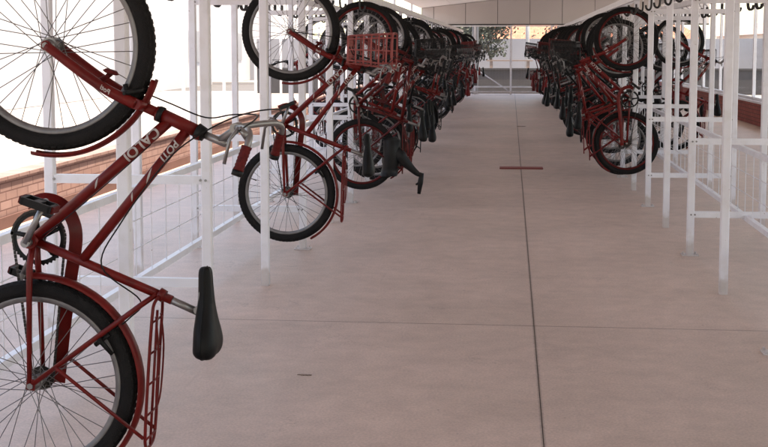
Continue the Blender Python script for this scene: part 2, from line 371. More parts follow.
def bike_data(kind):
    """kind: dict(style='city'|'mtb', basket=None|'slat'|'wire', carrier, letters)"""
    city = kind['style'] == 'city'; L = []
    sl_ = kind.get('slim', .7); L += wheel_parts(HF, 'front_wheel', True, sl_); L += wheel_parts(HR, 'rear_wheel', True, sl_)
    f = MB(); hl, hu = (.900, .352), (.850, .484)
    st0 = BB; st1 = (.306, .430)
    f.tube([P(*hl), P(*hu)], .0205, 14)
    for q, w in ((hl, .024), (hu, .0235)): f.tube([P(q[0]-.002, q[1]-.006), P(q[0]-.005, q[1]+.01)], w, 14)
    dA = (.882, .395); tA = (.858, .452)
    f.tube([P(*dA), P(*BB)], .0175, 14); 
    tB = (.412, .132) if city else (.325, .372)
    f.tube([P(*tA), P(*tB)], .0158, 14)
    f.tube([P(*st0), P(*st1)], .0148, 12); f.tube([P(BB[0], BB[1], -.036), P(BB[0], BB[1], .036)], .023, 16)
    for w in (-1, 1):
        f.tube([P(.45, -.03, w*.02), P(.38, -.03, w*.036), P(.30, -.024, w*.045), P(.004, -.004, w*.060)], [.011, .011, .010, .008], 8)
        f.tube([P(.322, .382, w*.012), P(.29, .34, w*.035), P(.004, .004, w*.060)], [.008, .009, .008], 8)
        f.prism([(P(.016, 0)[0]+a, P(.0, 0)[2]+b) for a, b in ((-.014, -.012), (.014, -.014), (.016, .02), (-.012, .026))], w*.060-.003, w*.060+.003)
    f.tube([P(.325, .385, -.0), P(.315, .405, 0)], .021, 12)           # seat clamp lug
    if city: f.tube([P(.60, .16), P(.47, .20)], .0001, 4)
    L.append(('frame', None, f, 'paint'))
    # lettering and stripes
    for sd in (-1, 1):
        lt = text_mesh(kind['dt'], .047, dA, BB, .050, .0175, sd)
        L.append(('lettering', 'frame', lt, 'decal'))
        if kind['tt']:
            t2 = text_mesh(kind['tt'], .034, tA, tB, .052, .0158, sd, .15); L.append(('lettering', 'frame', t2, 'decal'))
        for A_, B_, s0, s1, rr_ in ((dA, BB, .30, .33, .0175), (tA, tB, .17, .22, .0158), (tA, tB, .27, .295, .0158)):
            q_ = MB(); swoosh(A_, B_, s0, s1, rr_, sd, q_); L.append(('stripe', 'frame', q_, 'decal'))
    fk = MB()
    for w in (-1, 1):
        pts = curve_pts([P(.925, .290, w*.040), P(.955, .215, w*.048), P(.99, .150, w*.051), P(1.035, .078, w*.054), P(1.087, .0, w*.058)], 5)
        n = len(pts); fk.tube(pts, [.0185-.0045*i/n for i in range(n)], 10)
        fk.tube([P(1.087, 0, w*.058-.005), P(1.087, 0, w*.058+.005)], .016, 12)
    fk.tube([P(.925, .294, -.052), P(.922, .300, -.03), P(.918, .305, 0), P(.922, .300, .03), P(.925, .294, .052)], .017, 10); fk.tube([P(.918, .300), P(.898, .354)], .016, 12)
    L.append(('fork', None, fk, 'paint'))
    for sd in (-1, 1):
        sw = MB(); A, B = Vector(P(.955, .215, 0)), Vector(P(.99, .150, 0))
        t = text_mesh('Poti', .021, (.955, .215), (1.03, .085), .0, .0182, sd, .2)
        sw.add([(x, y+sd*.048, z) for x, y, z in t.v], t.f)
        L.append(('lettering', 'fork', sw, 'decal'))
    for pts_, r_ in (([P(.898, .352), P(.893, .368)], .0255), ([P(.853, .478), P(.842, .505)], [.0265, .022])):
        hs = MB(); hs.tube(pts_, r_, 14); L.append(('headset_cup', None, hs, 'black'))
    # stem and handlebar
    hb = MB(); hb.tube([P(.846, .495), P(.820, .572), P(.817, .578)], [.0125, .0125, .010], 12)
    if city:
        hb.tube([P(.828, .553), P(.862, .598), P(.872, .606)], [.013, .014, .017], 10)
        hb.tube([P(.872, .606, -.03), P(.872, .606, .03)], .017, 12)
        path = [P(.872, .606, 0), P(.878, .634, .07), P(.882, .668, .15), P(.878, .692, .225), P(.855, .701, .268), P(.772, .680, .288)]
    else:
        hb.tube([P(.828, .553), P(.885, .590), P(.895, .598)], [.013, .014, .017], 10)
        hb.tube([P(.895, .598, -.03), P(.895, .598, .03)], .017, 12)
        path = [P(.895, .598, 0), P(.894, .602, .07), P(.885, .625, .14), P(.868, .630, .22), P(.850, .626, .31)]
    mir = [(x, -y, z) for x, y, z in path[::-1][:-1]]
    cp = curve_pts(mir+path, 5); hb.tube(cp, .0105, 10)
    L.append(('handlebar', None, hb, kind.get('bar', 'steel')))
    for sd in (-1, 1):
        g = MB(); a, b = (Vector(path[-2]), Vector(path[-1]))
        if not city: a = a+(b-a)*.0
        n_ = 15; pts = [a+(b-a)*(.16+.86*i/(n_-1)) for i in range(n_)]
        pts = [Vector((q.x, q.y*sd, q.z)) for q in pts]
        g.tube(pts, [.0145+(.0016 if i % 2 else 0)+(.002 if i in (0, n_-1) else 0) for i in range(n_)], 12)
        L.append(('grip', 'handlebar', g, kind['grip']))
        ec = MB(); ec.tube([pts[-1], pts[-1]+(pts[-1]-pts[-2]).normalized()*.016], [.0175, .0165], 12); L.append(('end_plug', 'handlebar', ec, 'black'))
        lv = MB(); b0 = a.copy(); ax = (b-a).normalized(); fr = Vector((-.55, 0, .85)) if city else Vector((-.45, 0, .6))
        st = Vector(path[-2])+(Vector(path[-3])-Vector(path[-2]))*.35
        k0 = st; k1 = st+Vector((-.035, .0, .022)) if not city else st+Vector((-.030, -.0, .030))
        k2 = k1+ax*.05+Vector((-.012, 0, .012)); k3 = k1+ax*.12+Vector((-.004, 0, .006))
        q = [Vector((t_.x, t_.y*sd, t_.z)) for t_ in (k0, k1, k2, k3)]
        lv.tube(q[:2], [.013, .008], 8); lv.tube(q[1:], [.0065, .005, .0055], 8)
        L.append(('brake_lever', 'handlebar', lv, 'steel' if city else 'black'))
    cb = MB()
    for sd in (-1, 1):
        e = Vector(path[-2]); e = Vector((e.x-.03, e.y*sd, e.z+.03))
        if sd < 0: pts = [e, P(.925, .70, -.15), P(.915, .60, -.04), P(.895, .50, .022), P(.93, .38, .034), P(.955, .30, .03), P(.955, .262, .015)]
        else: pts = [e, P(.93, .71, .16), P(.915, .62, .05), P(.86, .52, -.03), P(.76, .40, -.024), P(.55, .26, -.022), P(.40, .20, -.02), P(.30, .33, -.015), P(.24, .30, -.02), P(.165, .215, -.01)]
        cb.tube(curve_pts(pts, 7), .0026, 5)
    cb.tube(curve_pts([P(.80, .34, -.022), P(.66, .20, -.022), P(.52, .05, -.022), P(.44, -.06, .0)], 5), .0016, 4)
    L.append(('brake_cable', None, cb, 'black'))
    def brake(c_, dirs, nm):
        m = MB()
        for w in (-1, 1):
            a = Vector(P(c_[0], c_[1], w*.036)); b = Vector(P(c_[0]+dirs[0]*.02, c_[1]+dirs[1]*.02, w*.046)); t = Vector(P(c_[0]+dirs[0]*.075, c_[1]+dirs[1]*.075, w*.036))
            m.tube([a, b, t], [.011, .009, .007], 8)
            pc = Vector(P(c_[0]+dirs[0]*.018, c_[1]+dirs[1]*.018, w*.026)); ax = Vector((dirs[0], 0, -dirs[1]))*.03
            m.tube([pc-ax, pc+ax], .008, 8); m.tube([pc, pc+Vector((0, w*.035, 0))], .005, 6)
        m.tube([P(c_[0]+dirs[0]*.072, c_[1]+dirs[1]*.072, -.036), P(c_[0]+dirs[0]*.078, c_[1]+dirs[1]*.078, .036)], .003, 6)
        L.append((nm, None, m, 'black'))
    brake((.950, .240), (.3, .95), 'front_brake'); brake((.178, .205), (-.75, .66), 'rear_brake')
    # seat post and saddle
    du, dv = kind.get('sv', (0, 0) if city else (-.01, .02))
    sp = MB(); sp.tube([P(.318, .395), P(.276+du*.6, .515+dv*.6)], .0125, 12)
    sp.tube([P(.285+du, .520+dv, -.022), P(.285+du, .520+dv, .022)], .014, 10)
    for w in (-1, 1): sp.tube([P(.40+du, .535+dv, w*.008), P(.34+du, .522+dv, w*.020), P(.24+du, .520+dv, w*.022), P(.17+du, .550+dv, w*.04)], .0035, 6)
    L.append(('seat_post', None, sp, 'steel'))
    L.append(('saddle', None, make_saddle(du, dv, 1.0 if city else .82), 'vinyl'))
    # drivetrain
    cr = MB(); c0 = P(*BB)
    nt_ = 40; prof = []
    for i in range(nt_*2): 
        a = 2*PI*i/(nt_*2); rr = .092 if i % 2 else .086; prof.append((rr*math.cos(a), rr*math.sin(a)))
    inner = [(.074*math.cos(2*PI*i/(nt_*2)), .074*math.sin(2*PI*i/(nt_*2))) for i in range(nt_*2)]
    vs = [(c0[0]+x, w, c0[2]+z) for w in (.046, .050) for x, z in prof]+[(c0[0]+x, w, c0[2]+z) for w in (.046, .050) for x, z in inner]
    n2 = nt_*2; fs = []
    for i in range(n2):
        j = (i+1) % n2; fs += [(i, j, n2+j, n2+i), (2*n2+i, 3*n2+i, 3*n2+j, 2*n2+j), (i, 2*n2+i, 2*n2+j, j), (n2+i, n2+j, 3*n2+j, 3*n2+i)]
    cr.add(vs, fs)
    for k in range(5):
        a = 2*PI*k/5+.5; cr.tube([(c0[0]+.02*math.cos(a), .048, c0[2]+.02*math.sin(a)), (c0[0]+.078*math.cos(a), .048, c0[2]+.078*math.sin(a))], [.010, .007], 6)
        cr.tube([(c0[0]+.066*math.cos(a), .043, c0[2]+.066*math.sin(a)), (c0[0]+.066*math.cos(a), .053, c0[2]+.066*math.sin(a))], .008, 8)
    cr.tube([(c0[0], .036, c0[2]), (c0[0], .060, c0[2])], .022, 12)
    L.append(('chainring', None, cr, 'black'))
    spk = MB(); c1 = P(0, 0)
    for r_, w_ in ((.040, .040), (.034, .035), (.028, .030)): spk.tube([(0, w_, c1[2]), (0, w_+.0025, c1[2])], r_, 22)
    L.append(('sprocket', None, spk, 'chain'))
    ch = MB(); ra, rb = .090, .036; D = BB[0]; path_ = []
    off = math.asin((ra-rb)/math.hypot(*BB)); base = math.atan2(BB[1], BB[0])
    # the chain loop as separate links
    loop = []
    for i in range(0, 25):
        a = (PI/2-off)*-1+(2*(PI/2-off)+0)*i/24   # round the chainring front
        loop.append((BB[0]+ra*math.cos(a+0), BB[1]+ra*math.sin(a)))
    for i in range(0, 9):
        a = (PI/2-off)+(2*PI-2*(PI/2-off))*i/8
        loop.append((rb*math.cos(a), rb*math.sin(a)))
    pts = loop+[loop[0]]; seg = []; acc = 0; pitch = .0127; pos = 0; k = 0
    for (u0, v0), (u1, v1) in zip(pts[:-1], pts[1:]):
        l = math.hypot(u1-u0, v1-v0)
        while pos <= l and l > 0:
            t = pos/l; d = ((u1-u0)/l, (v1-v0)/l); cc = Vector(P(u0+(u1-u0)*t, v0+(v1-v0)*t, .047)); dd = Vector((d[1], 0, d[0]))*.0058
            nn = Vector((d[0], 0, -d[1]))*.0042; hh = Vector((0, .0035 if k % 2 else .0022, 0))
            vv = [cc+sa*dd+sb*nn*(.8 if k % 2 else 1.)+sc*hh for sc in (-1, 1) for sb in (-1, 1) for sa in (-1, 1)]
            ch.add(vv, [(0, 2, 3, 1), (4, 5, 7, 6), (0, 1, 5, 4), (2, 6, 7, 3), (0, 4, 6, 2), (1, 3, 7, 5)])
            pos += pitch; k += 1
        pos -= l
    L.append(('chain', None, ch, 'chain'))
    ca = kind.get('crank', 25); cr_r = .009
    for sd in (-1, 1):
        a = R(ca if sd < 0 else ca+180); e = (BB[0]+.150*math.cos(a), BB[1]+.150*math.sin(a)); w = sd*.066
        m = MB(); m.tube([P(BB[0], BB[1], sd*.036), P(BB[0], BB[1], sd*.072)], .014, 10); m.tube([P(BB[0], BB[1], w), P(e[0], e[1], w+sd*.008)], [.012, .009], 10, squash=(.7, 1))
        m.tube([P(e[0], e[1], w), P(e[0], e[1], w+sd*.02)], .012, 10)
        L.append(('crank', None, m, 'steel'))
        pd = MB(); tl = Matrix.Translation(P(e[0], e[1], 0)) @ Matrix.Rotation(R(kind.get('ped', 15)), 4, 'Y')
        pd.box(-.046, .046, w+sd*.022, w+sd*.030, -.012, .012, tl); pd.box(-.046, .046, w+sd*.082, w+sd*.090, -.012, .012, tl)
        for q in (-1, 1): pd.box(q*.046-.005, q*.046+.005, min(w+sd*.022, w+sd*.09), max(w+sd*.022, w+sd*.09), -.011, .011, tl)
        pd.box(-.012, .012, min(w+sd*.02, w+sd*.088), max(w+sd*.02, w+sd*.088), -.011, .011, tl)
        L.append(('pedal', 'crank', pd, 'black', sd))
        for q in (-1, 1): rf = MB(); rf.box(q*.0540-.0035, q*.0540+.0035, min(w+sd*.028, w+sd*.084), max(w+sd*.028, w+sd*.084), -.0105, .0105, tl); L.append(('pedal_reflector', 'crank', rf, 'redgrip', sd))
    if city:
        gd = MB(); pth = curve_pts([P(.57, -.085, .062), P(.592, -.03, .062), P(.578, .030, .062), (P(.53, .072, .062)), P(.46, .088, .062), P(.33, .076, .062), P(.16, .062, .062), P(-.02, .052, .062)], 5)
        vs = []
        for i, q in enumerate(pth):
            a = pth[max(0, i-1)]; b = pth[min(len(pth)-1, i+1)]; t = (b-a).normalized(); nn = Vector((-t.z, 0, t.x))
            if nn.x < 0 and i > 8: nn = -nn
            nn = Vector((t.z, 0, -t.x))
            for o_, w_ in ((-.022, -.012), (-.022, .014), (.014, .014), (.014, .011), (-.018, .011), (-.018, -.012)):
                vs.append(q+nn*-o_+Vector((0, w_, 0)))
        n = 6; k = len(pth)
        gd.add(vs, [(i*n+j, i*n+(j+1) % n, (i+1)*n+(j+1) % n, (i+1)*n+j) for i in range(k-1) for j in range(n)]+[tuple(range(n)), tuple((k-1)*n+j for j in range(n))], True)
        L.append(('chain_guard', None, gd, 'paint'))
        ff = fender(HF, -14, -98, .350); L.append(('front_fender', None, ff, 'paint'))
        rf = fender(HR, 96, -60, .350); L.append(('rear_fender', None, rf, 'paint'))
    if kind['carrier']:
        c = MB()
        for w in (-1, 1):
            c.tube(curve_pts([P(.318, .392, w*.018), P(.30, .385, w*.045), P(.26, .384, w*.058), P(.1, .382, w*.060), P(-.10, .382, w*.060), P(-.165, .382, w*.045), P(-.178, .382, 0)], 4), .0052, 8)
            c.tube([P(.066, .078, w*.060), P(.060, .094, w*.064), P(-.135, .378, w*.060)], .0062, 8)
        for u in (.24, .14, .04, -.06, -.14): c.tube([P(u, .384, -.058), P(u, .386, 0), P(u, .384, .058)], .0036, 6)
        c.tube([P(.27, .384, 0), P(-.17, .384, 0)], .0045, 6)
        # spring clamp standing a little off the platform
        for w in (-1, 1): c.tube(curve_pts([P(.255, .388, w*.028), P(.15, .402, w*.032), P(.0, .402, w*.026), P(-.05, .398, w*.0)], 4), .0032, 6)
        L.append(('carrier', None, c, 'paint'))
    rl = MB(); rl.tube([P(1.012, .192, -.001), P(1.016, .193, -.001), P(1.024, .195, -.001)], [.020, .027, .018], 16); rl.tube([P(.985, .158, 0), P(1.000, .180, 0), P(1.013, .192, 0)], [.012, .008, .010], 8); rl.tube([P(.985, .16, -.05), P(.985, .16, .05)], .006, 6)
    L.append(('front_reflector', None, rl, 'redgrip' if city else 'black'))
    if kind['basket']:
        b = basket(kind['basket'] == 'slat'); L.append(('basket', None, b, 'plastic'))
        br = MB()
        for w in (-.07, .07):
            br.tube([P(.90, .61, w), P(.95, .43, w), P(1.0, .405, w)], .004, 6)
        br.tube([P(1.05, .40, -.05), P(1.087, 0, -.066)], .003, 6); br.tube([P(1.05, .40, .05), P(1.087, 0, .066)], .003, 6)
        L.append(('basket_bracket', None, br, 'black'))
    if kind.get('bag'):
        m = MB(); sec = [(.24, .25, .09), (.20, .31, .11), (.05, .30, .12), (-.10, .28, .12), (-.17, .22, .10)]
        # padded child seat with side wings, one footrest arm hanging down
        vs = []; n = 16
        for u, v, w in [(.16, .24, .10), (.13, .27, .125), (0, .27, .13), (-.12, .26, .13), (-.20, .24, .11)]:
            for j in range(n):
                a = 2*PI*j/n; vs.append(P(u, v+.085*math.cos(a)*(1.1 if math.cos(a) > 0 else .8), w*abs(math.sin(a))**.6*(1 if math.sin(a) > 0 else -1)+.02))
        m.add(vs, [(i*n+j, i*n+(j+1) % n, (i+1)*n+(j+1) % n, (i+1)*n+j) for i in range(4) for j in range(n)]+[tuple(range(n)), tuple(4*n+j for j in range(n))[::-1]], True)
        m.tube(curve_pts([P(.06, .29, -.03), P(.0, .35, -.05), P(-.06, .405, -.05), P(-.125, .47, -.05), P(-.175, .53, -.05), P(-.18, .56, -.05)], 5), [.06]*6+[.062, .060, .055, .052, .05]+[.047, .044, .040, .036, .034]+[.032, .03, .028, .026, .024]+[.022]*5, 12, squash=(.8, 1))
        m.tube([P(-.165, .565, -.05), P(-.25, .553, -.05), P(-.36, .540, -.05)], [.020, .026, .016], 8)
        m.tube([P(-.25, .553, -.05), P(-.275, .51, -.05)], [.014, .009], 8)
        L.append(('child_seat', None, m, 'black'))
    return L

KINDS = {
 'city':   dict(style='city', slim=.95, basket=None, carrier=True, dt='CALOI', tt='POTI', grip='redgrip', crank=24, ped=14),
 'slat':   dict(style='city', basket='slat', carrier=True, dt='CALOI', tt='POTI', grip='redgrip', crank=20, ped=-25),
 'wire':   dict(style='city', basket='wire', carrier=True, dt='CALOI', tt='POTI', grip='black', crank=-70, ped=40),
 'mtb':    dict(bar='black', style='mtb', basket=None, carrier=False, dt='CALOI', tt='', grip='black', crank=130, ped=70),
 'mtbwire': dict(style='mtb', basket='wire', carrier=False, dt='CALOI', tt='', grip='black', crank=60, ped=10),
 'seat':   dict(style='mtb', basket=None, carrier=True, dt='CALOI', tt='', grip='black', crank=-20, ped=20, bag=True),
}
KINDS['city2'] = dict(KINDS['city'], slim=.65, bar='black', sv=(.012, -.05), grip='black', crank=160, ped=-40)
KINDS['wire2'] = dict(KINDS['wire'], bar='black', sv=(-.02, .045), crank=85, ped=0)
KINDS['mtb2'] = dict(KINDS['mtb'], sv=(-.03, .08), crank=-40, ped=30)
COL = dict(red=(.175, .0075, .006), darkred=(.10, .0045, .004), brightred=(.24, .011, .012), palered=(.34, .075, .07), black=(.005, .0048, .005), silver=(.42, .42, .43),
           blue=(.02, .045, .16), white=(.6, .6, .6), green=(.02, .09, .05), grey=(.12, .12, .125))
SILV = (.22, .21, .21)
protos = {}
def proto(kind):
    if kind in protos: return protos[kind]
    parts = bike_data(KINDS[kind]); data = []
    for p in parts:
        me = p[2].mesh(p[0], M[p[3]]); data.append((p[0], p[1], me, p[3], p[4] if len(p) > 4 else 0))
    # one mesh for the far copies
    j = MB(); idx = []; mats = []
    keep = [p for p in parts]
    for p in keep:
        if p[3] not in mats: mats.append(p[3])
        j.add(p[2].v, p[2].f); j.sm[-len(p[2].f):] = p[2].sm; idx += [mats.index(p[3])]*len(p[2].f)
    me = j.mesh('bicycle', [M[m] for m in mats]); me.polygons.foreach_set('material_index', idx); me.update()
    protos[kind] = (data, me); return protos[kind]
def place(o, hub, yaw, lean, tilt, sc=1.):
    e = Euler((tilt, lean, yaw), 'XYZ'); off = e.to_matrix() @ Vector((0, 0, HF[0]+RW))*sc; o.scale = (sc, sc, sc)
    o.rotation_euler = e; o.location = Vector(hub)-off
def put_bike(kind, hub, yaw, lean, tilt, label, group, frame='red', saddle='black', basket='black', rim='silver', far=False, sc=1., steer=0.):
    data, me = proto(kind); fc = COL[frame]+(1,)
    if far:
        o = bpy.data.objects.new('bicycle', me); C.objects.link(o); o.color = fc; place(o, hub, yaw, lean, tilt, sc)
        return tag(o, label, 'bicycle', group)
    root = empty('bicycle', (0, 0, 0), label, 'bicycle', group); place(root, hub, yaw, lean, tilt, sc)
    made = {}; cranks = []
    sa = Vector(P(.900, .352)); ax = (Vector(P(.850, .484))-sa).normalized(); st_m = Matrix.Translation(sa) @ Matrix.Rotation(R(steer), 4, ax) @ Matrix.Translation(-sa)
    turning = ('front_wheel', 'fork', 'handlebar', 'front_fender', 'front_brake', 'front_reflector', 'basket', 'basket_bracket')
    for nm, par, m, mk, sd in data:
        o = bpy.data.objects.new(nm, m); C.objects.link(o)
        if nm == 'crank': cranks.append(o)
        o.parent = (cranks[-1] if par == 'crank' else made[par]) if par else root
        if par is None: made[nm] = o
        if par is None and nm in turning and steer: o.matrix_local = st_m
        o.color = {'paint': fc, 'vinyl': COL[saddle]+(1,), 'plastic': COL[basket]+(1,), 'rim': (SILV if rim == 'silver' else COL[rim])+(1,)}.get(mk, (1, 1, 1, 1))
    return root

ORD = ['first', 'second', 'third', 'fourth', 'fifth', 'sixth', 'seventh', 'eighth', 'ninth', 'tenth', 'eleventh', 'twelfth', 'thirteenth', 'fourteenth', 'fifteenth', 'sixteenth',
       'seventeenth', 'eighteenth', 'nineteenth', 'twentieth', 'twenty-first', 'twenty-second', 'twenty-third', 'twenty-fourth', 'twenty-fifth', 'twenty-sixth', 'twenty-seventh', 'twenty-eighth', 'twenty-ninth', 'thirtieth']
KD = {'city2': 'with carrier and low saddle', 'wire2': 'with basket and high saddle', 'mtb2': 'with flat bar and high saddle', 'city': 'with swept bar and carrier', 'slat': 'with slatted basket', 'wire': 'with wire basket', 'mtb': 'with flat handlebar', 'mtbwire': 'with basket and flat bar', 'seat': 'with black child seat'}
FN = dict(red='red', darkred='dark red', brightred='bright red', black='black', silver='silver', blue='dark blue', white='white', green='green', grey='grey')
HOOKS = {}
def row(side, outward, specs, y0, y1, gap, farY, seed, where, group):
    """side -1 left rack, +1 right rack"""
    r = random.Random(seed); lst = list(specs); y = y0
    while y < y1:
        kd = r.choices(['city', 'slat', 'wire', 'mtb', 'mtbwire', 'city2', 'wire2', 'mtb2'], [.8, .4, 2.6, 2.6, 2, 3.4, 2.4, 3.4])[0]
        fr = r.choices(['red', 'darkred', 'brightred', 'black', 'silver', 'grey'], [7, 4, 2, 5, .6, 1])[0]
        sd = r.choices(['black', 'blue', 'grey', 'white', 'brightred'], [40, .5, .6, .4, .4])[0]
        bk = r.choices(['black', 'grey', 'darkred'], [9, .6, 1])[0]
        rm = r.choices(['silver', 'black', 'darkred'], [5, 2, 1.6])[0]
        lst.append((y, kd, fr, sd, bk, rm, r.gauss(0, 12), r.gauss(2.4, 3.6), r.gauss(0, 2.2)))
        y += gap*r.choice((1, 1.2, 1.6, 2, 2.4, 3))
    for i, (y, kd, fr, sd, bk, rm, yaw, lean, tilt) in enumerate(lst):
        if side < 0: x = -1.47 if not outward else -2.42
        else: x = 1.19 if not outward else 2.17
        base = (0 if side < 0 else PI) if not outward else (PI if side < 0 else 0)
        hz = 1.508 if i == 0 and side < 0 and not outward else (1.612 if i == 1 and side < 0 and not outward else r.uniform(1.49, 1.645))
        x += 0 if i < 2 else r.uniform(-.09, .09)
        if i == 0 and side < 0 and not outward: x = -1.442
        if i == 1 and side < 0 and not outward: x = -1.464
        if i == 2 and side < 0 and not outward: x = -1.37; hz = 1.60
        far = y > farY; scl = 1. if i < 3 else r.choice((.86, .93, .97, 1, 1, 1.03)); hz = hz+(1-scl)*.28 if scl < 1 else min(hz, 1.61)
        HOOKS.setdefault((side, outward), []).append((y, x, hz+.262*scl))
        if far: lab = 'bicycle in the dense far stretch of the %s' % where
        else: lab = '%s bicycle %s, %s on the %s' % (FN[fr], KD[kd], ORD[i], where)
        if len(lab.replace('-', ' ').split()) > 16: lab = lab.replace('bicycle with', 'bicycle,').replace(' and ', ', ')
        put_bike(kd, (x, y, hz), base+R(yaw), R(lean), R(tilt), lab, group, fr, sd, bk, rm, far, scl, 0 if i < 2 else r.gauss(0, 11))
L_SPEC = [(3.86, 'city', 'red', 'black', 'black', 'silver', 0, 4.05, 0), (8.32, 'slat', 'red', 'black', 'palered', 'silver', 0, 1.9, 0),
          (11.60, 'seat', 'darkred', 'black', 'black', 'darkred', 3, 0.5, 0), (12.35, 'mtb', 'red', 'black', 'black', 'silver', -4, 3, 1),
          (13.05, 'wire', 'darkred', 'black', 'black', 'silver', 5, 2, 0), (13.75, 'wire2', 'red', 'black', 'black', 'silver', -3, 3, -1), (14.3, 'mtb2', 'black', 'black', 'black', 'darkred', 2, 4, 0)]
R_SPEC = [(13.3, 'city2', 'red', 'black', 'black', 'darkred', -3, 1.2, 0), (14.3, 'mtb', 'red', 'black', 'black', 'silver', 4, 3, 0), (15.0, 'wire', 'brightred', 'black', 'black', 'silver', -2, 2, 0),
          (15.8, 'wire2', 'black', 'black', 'black', 'silver', 3, 3, 0), (16.4, 'city2', 'brightred', 'black', 'black', 'silver', 0, 2, 0)]
row(-1, False, L_SPEC, 14.9, 40.0, .48, 25, 5, 'left rack facing the walkway', 'bicycles hanging on the left rack facing the walkway')
row(1, False, R_SPEC, 17.0, 40.0, .48, 25, 9, 'right rack facing the walkway', 'bicycles hanging on the right rack facing the walkway')
row(1, True, [(16.7, 'city', 'red', 'black', 'black', 'silver', 4, 2, 0), (18.2, 'mtbwire', 'black', 'black', 'black', 'silver', -3, 2, 0)], 19.5, 39, 1.3, 22, 3, 'right rack facing the windows', 'bicycles hanging on the right rack facing the windows')
row(-1, True, [], 16.2, 39, 1.3, 22, 4, 'left rack facing the wall', 'bicycles hanging on the left rack facing the low wall')

# ------------------------------------------------------------------ racks
G = 1.396; Y0 = 7.775
def rack(side, xf, xb, xm, label):
    root = empty('bicycle_rack', (xf, Y0-3*G, 0), label, 'bicycle rack', 'white steel bicycle racks along the walkway')
    inv = Matrix.Translation((-xf, -(Y0-3*G), 0))
    def lk(mb, name, m=None, par=None):
        mb.v = [tuple(inv @ Vector(v)) for v in mb.v]; return mb.obj(name, m or M['white'], par or root)
    s = 1 if xb > xf else -1
    ys = [Y0+G*k for k in range(-4, 24)]
    ys[:9] = [2.06, 3.46, 4.87, 6.24, 7.755, 9.20, 10.63, 12.03, 13.41]
    for k, y in enumerate(ys):
        frame = k % 2 == 1
        for x in (xf, xb):
            p = MB(); h = .025; e = .005
            oct_ = [(-h+e, -h), (h-e, -h), (h, -h+e), (h, h-e), (h-e, h), (-h+e, h), (-h, h-e), (-h, -h+e)]
            vs = [(x+a, y+b, z) for z in (.0, 1.995) for a, b in oct_]
            vs = [(vx+(.03 if side > 0 and y == 6.24 else 0), vy, vz) for vx, vy, vz in vs]
            p.add(vs, [(i, (i+1) % 8, (i+1) % 8+8, i+8) for i in range(8)]+[tuple(range(8))[::-1], tuple(range(8, 16))])
            po = lk(p, 'post')
            if frame:
                b = MB(); b.box(x-.06, x+.06, y-.05, y+.05, .001, .009)
                for a, c in ((-1, -1), (1, -1), (-1, 1), (1, 1)): b.tube([(x+a*.045, y+c*.036, .009), (x+a*.045, y+c*.036, .022)], .007, 6)
                lk(b, 'base_plate', None, po)
        if frame:
            for z in (.30, .83, 1.84):
                b = MB(); x0, x1 = sorted((xf+s*.0252, xb-s*.0252)); b.box(x0, x1, y-.02, y+.02, z-.022, z+.022); o = lk(b, 'cross_bar')
                bt = MB()
                for x in (x0+.002, x1-.002): bt.tube([(x, y-.028, z), (x, y-.0, z)], .007, 6)
                for x in (xf,): bt.tube([(x, y-.033, z+.0), (x, y+.033, z)], .0065, 6)
                lk(bt, 'bolt', M['steel'], o)
    ya, yb = ys[0]-.3, ys[-1]+.3
    for x in (xf, xb):
        b = MB(); b.box(x-.03, x+.03, ya, yb, 1.997, 2.065); lk(b, 'top_beam')
    # hooks: one on every .279 m, both faces
    hk = []
    for out, x in ((False, xf), (True, xb)):
        used = sorted(HOOKS.get((side, out), []))
        tw = (-s if not out else s)
        pos = []; cand = sorted([q+o_ for q in ys for o_ in ((.36, 1.02) if not out else (.30, .36, .66, .72, 1.05, 1.11))])
        for yy in cand:
            if not any(abs(yy-u[0]) < .13 for u in used) and yy < yb-.1: pos.append((yy, x+tw*.065, 1.86+.0, False))
        pos += [(u[0], u[1], u[2], True) for u in used]
        for (yy, hx, hz, usd) in sorted(pos): hk.append((yy, x, hx, hz, tw, out))
    hk.sort(key=lambda h: h[0]); near = [h for h in hk if h[0] > 6.2][:100] ; rest = [h for h in hk if h not in near]
    def stem_mb(m, h):
        yy, x, hx, hz, tw, out = h; xs = hx-tw*.024
        m.tube([(x, yy, 1.996), (x+(xs-x)*.5, yy, 1.975), (xs, yy, 1.955), (xs, yy, hz+.07)], .006, 6); return m
    def hook_mb(m, h):
        yy, x, hx, hz, tw, out = h
        xs = hx-tw*.024
        pts = curve_pts([(xs, yy, hz+.085), (xs, yy, hz+.03), (xs+tw*.007, yy, hz-.004), (hx, yy, hz-.016), (hx+tw*.020, yy, hz-.002), (hx+tw*.026, yy, hz+.028)], 4)
        m.tube(pts, .0095, 8); return m
    for h in near: lk(stem_mb(MB(), h), 'hook_stem', M['white'], lk(hook_mb(MB(), h), 'hook', M['hook']))
    m = MB()
    for h in rest: hook_mb(m, h); stem_mb(m, h)
    o = lk(m, 'hooks', M['hook']); o['kind'] = 'stuff'
    # wire guard down the middle
    g = MB(); g.box(xm-.018, xm+.018, ya+.2, yb-.2, .748, .784); g.box(xm-.018, xm+.018, ya+.2, yb-.2, .262, .298)
    panel = lk(g, 'guard_rail')
    g = MB(); y = ya+.25
    while y < yb-.2:
        g.tube([(xm, y, .297), (xm, y, .75)], .0032, 5, False); y += .29
    for z in (.40, .505, .61, .69)[1:3]+(.405,)[:0]: pass
    for z in (.45, .60): g.tube([(xm, ya+.22, z), (xm, yb-.22, z)], .0032, 5, False)
    lk(g, 'guard_wire', None, panel)
    return root
rack(-1, -1.537, -2.36, -1.95, 'long white steel bicycle rack on the left beside the sunlit brick wall')
rack(1, 1.305, 2.09, 1.70, 'long white steel bicycle rack on the right before the tall windows')

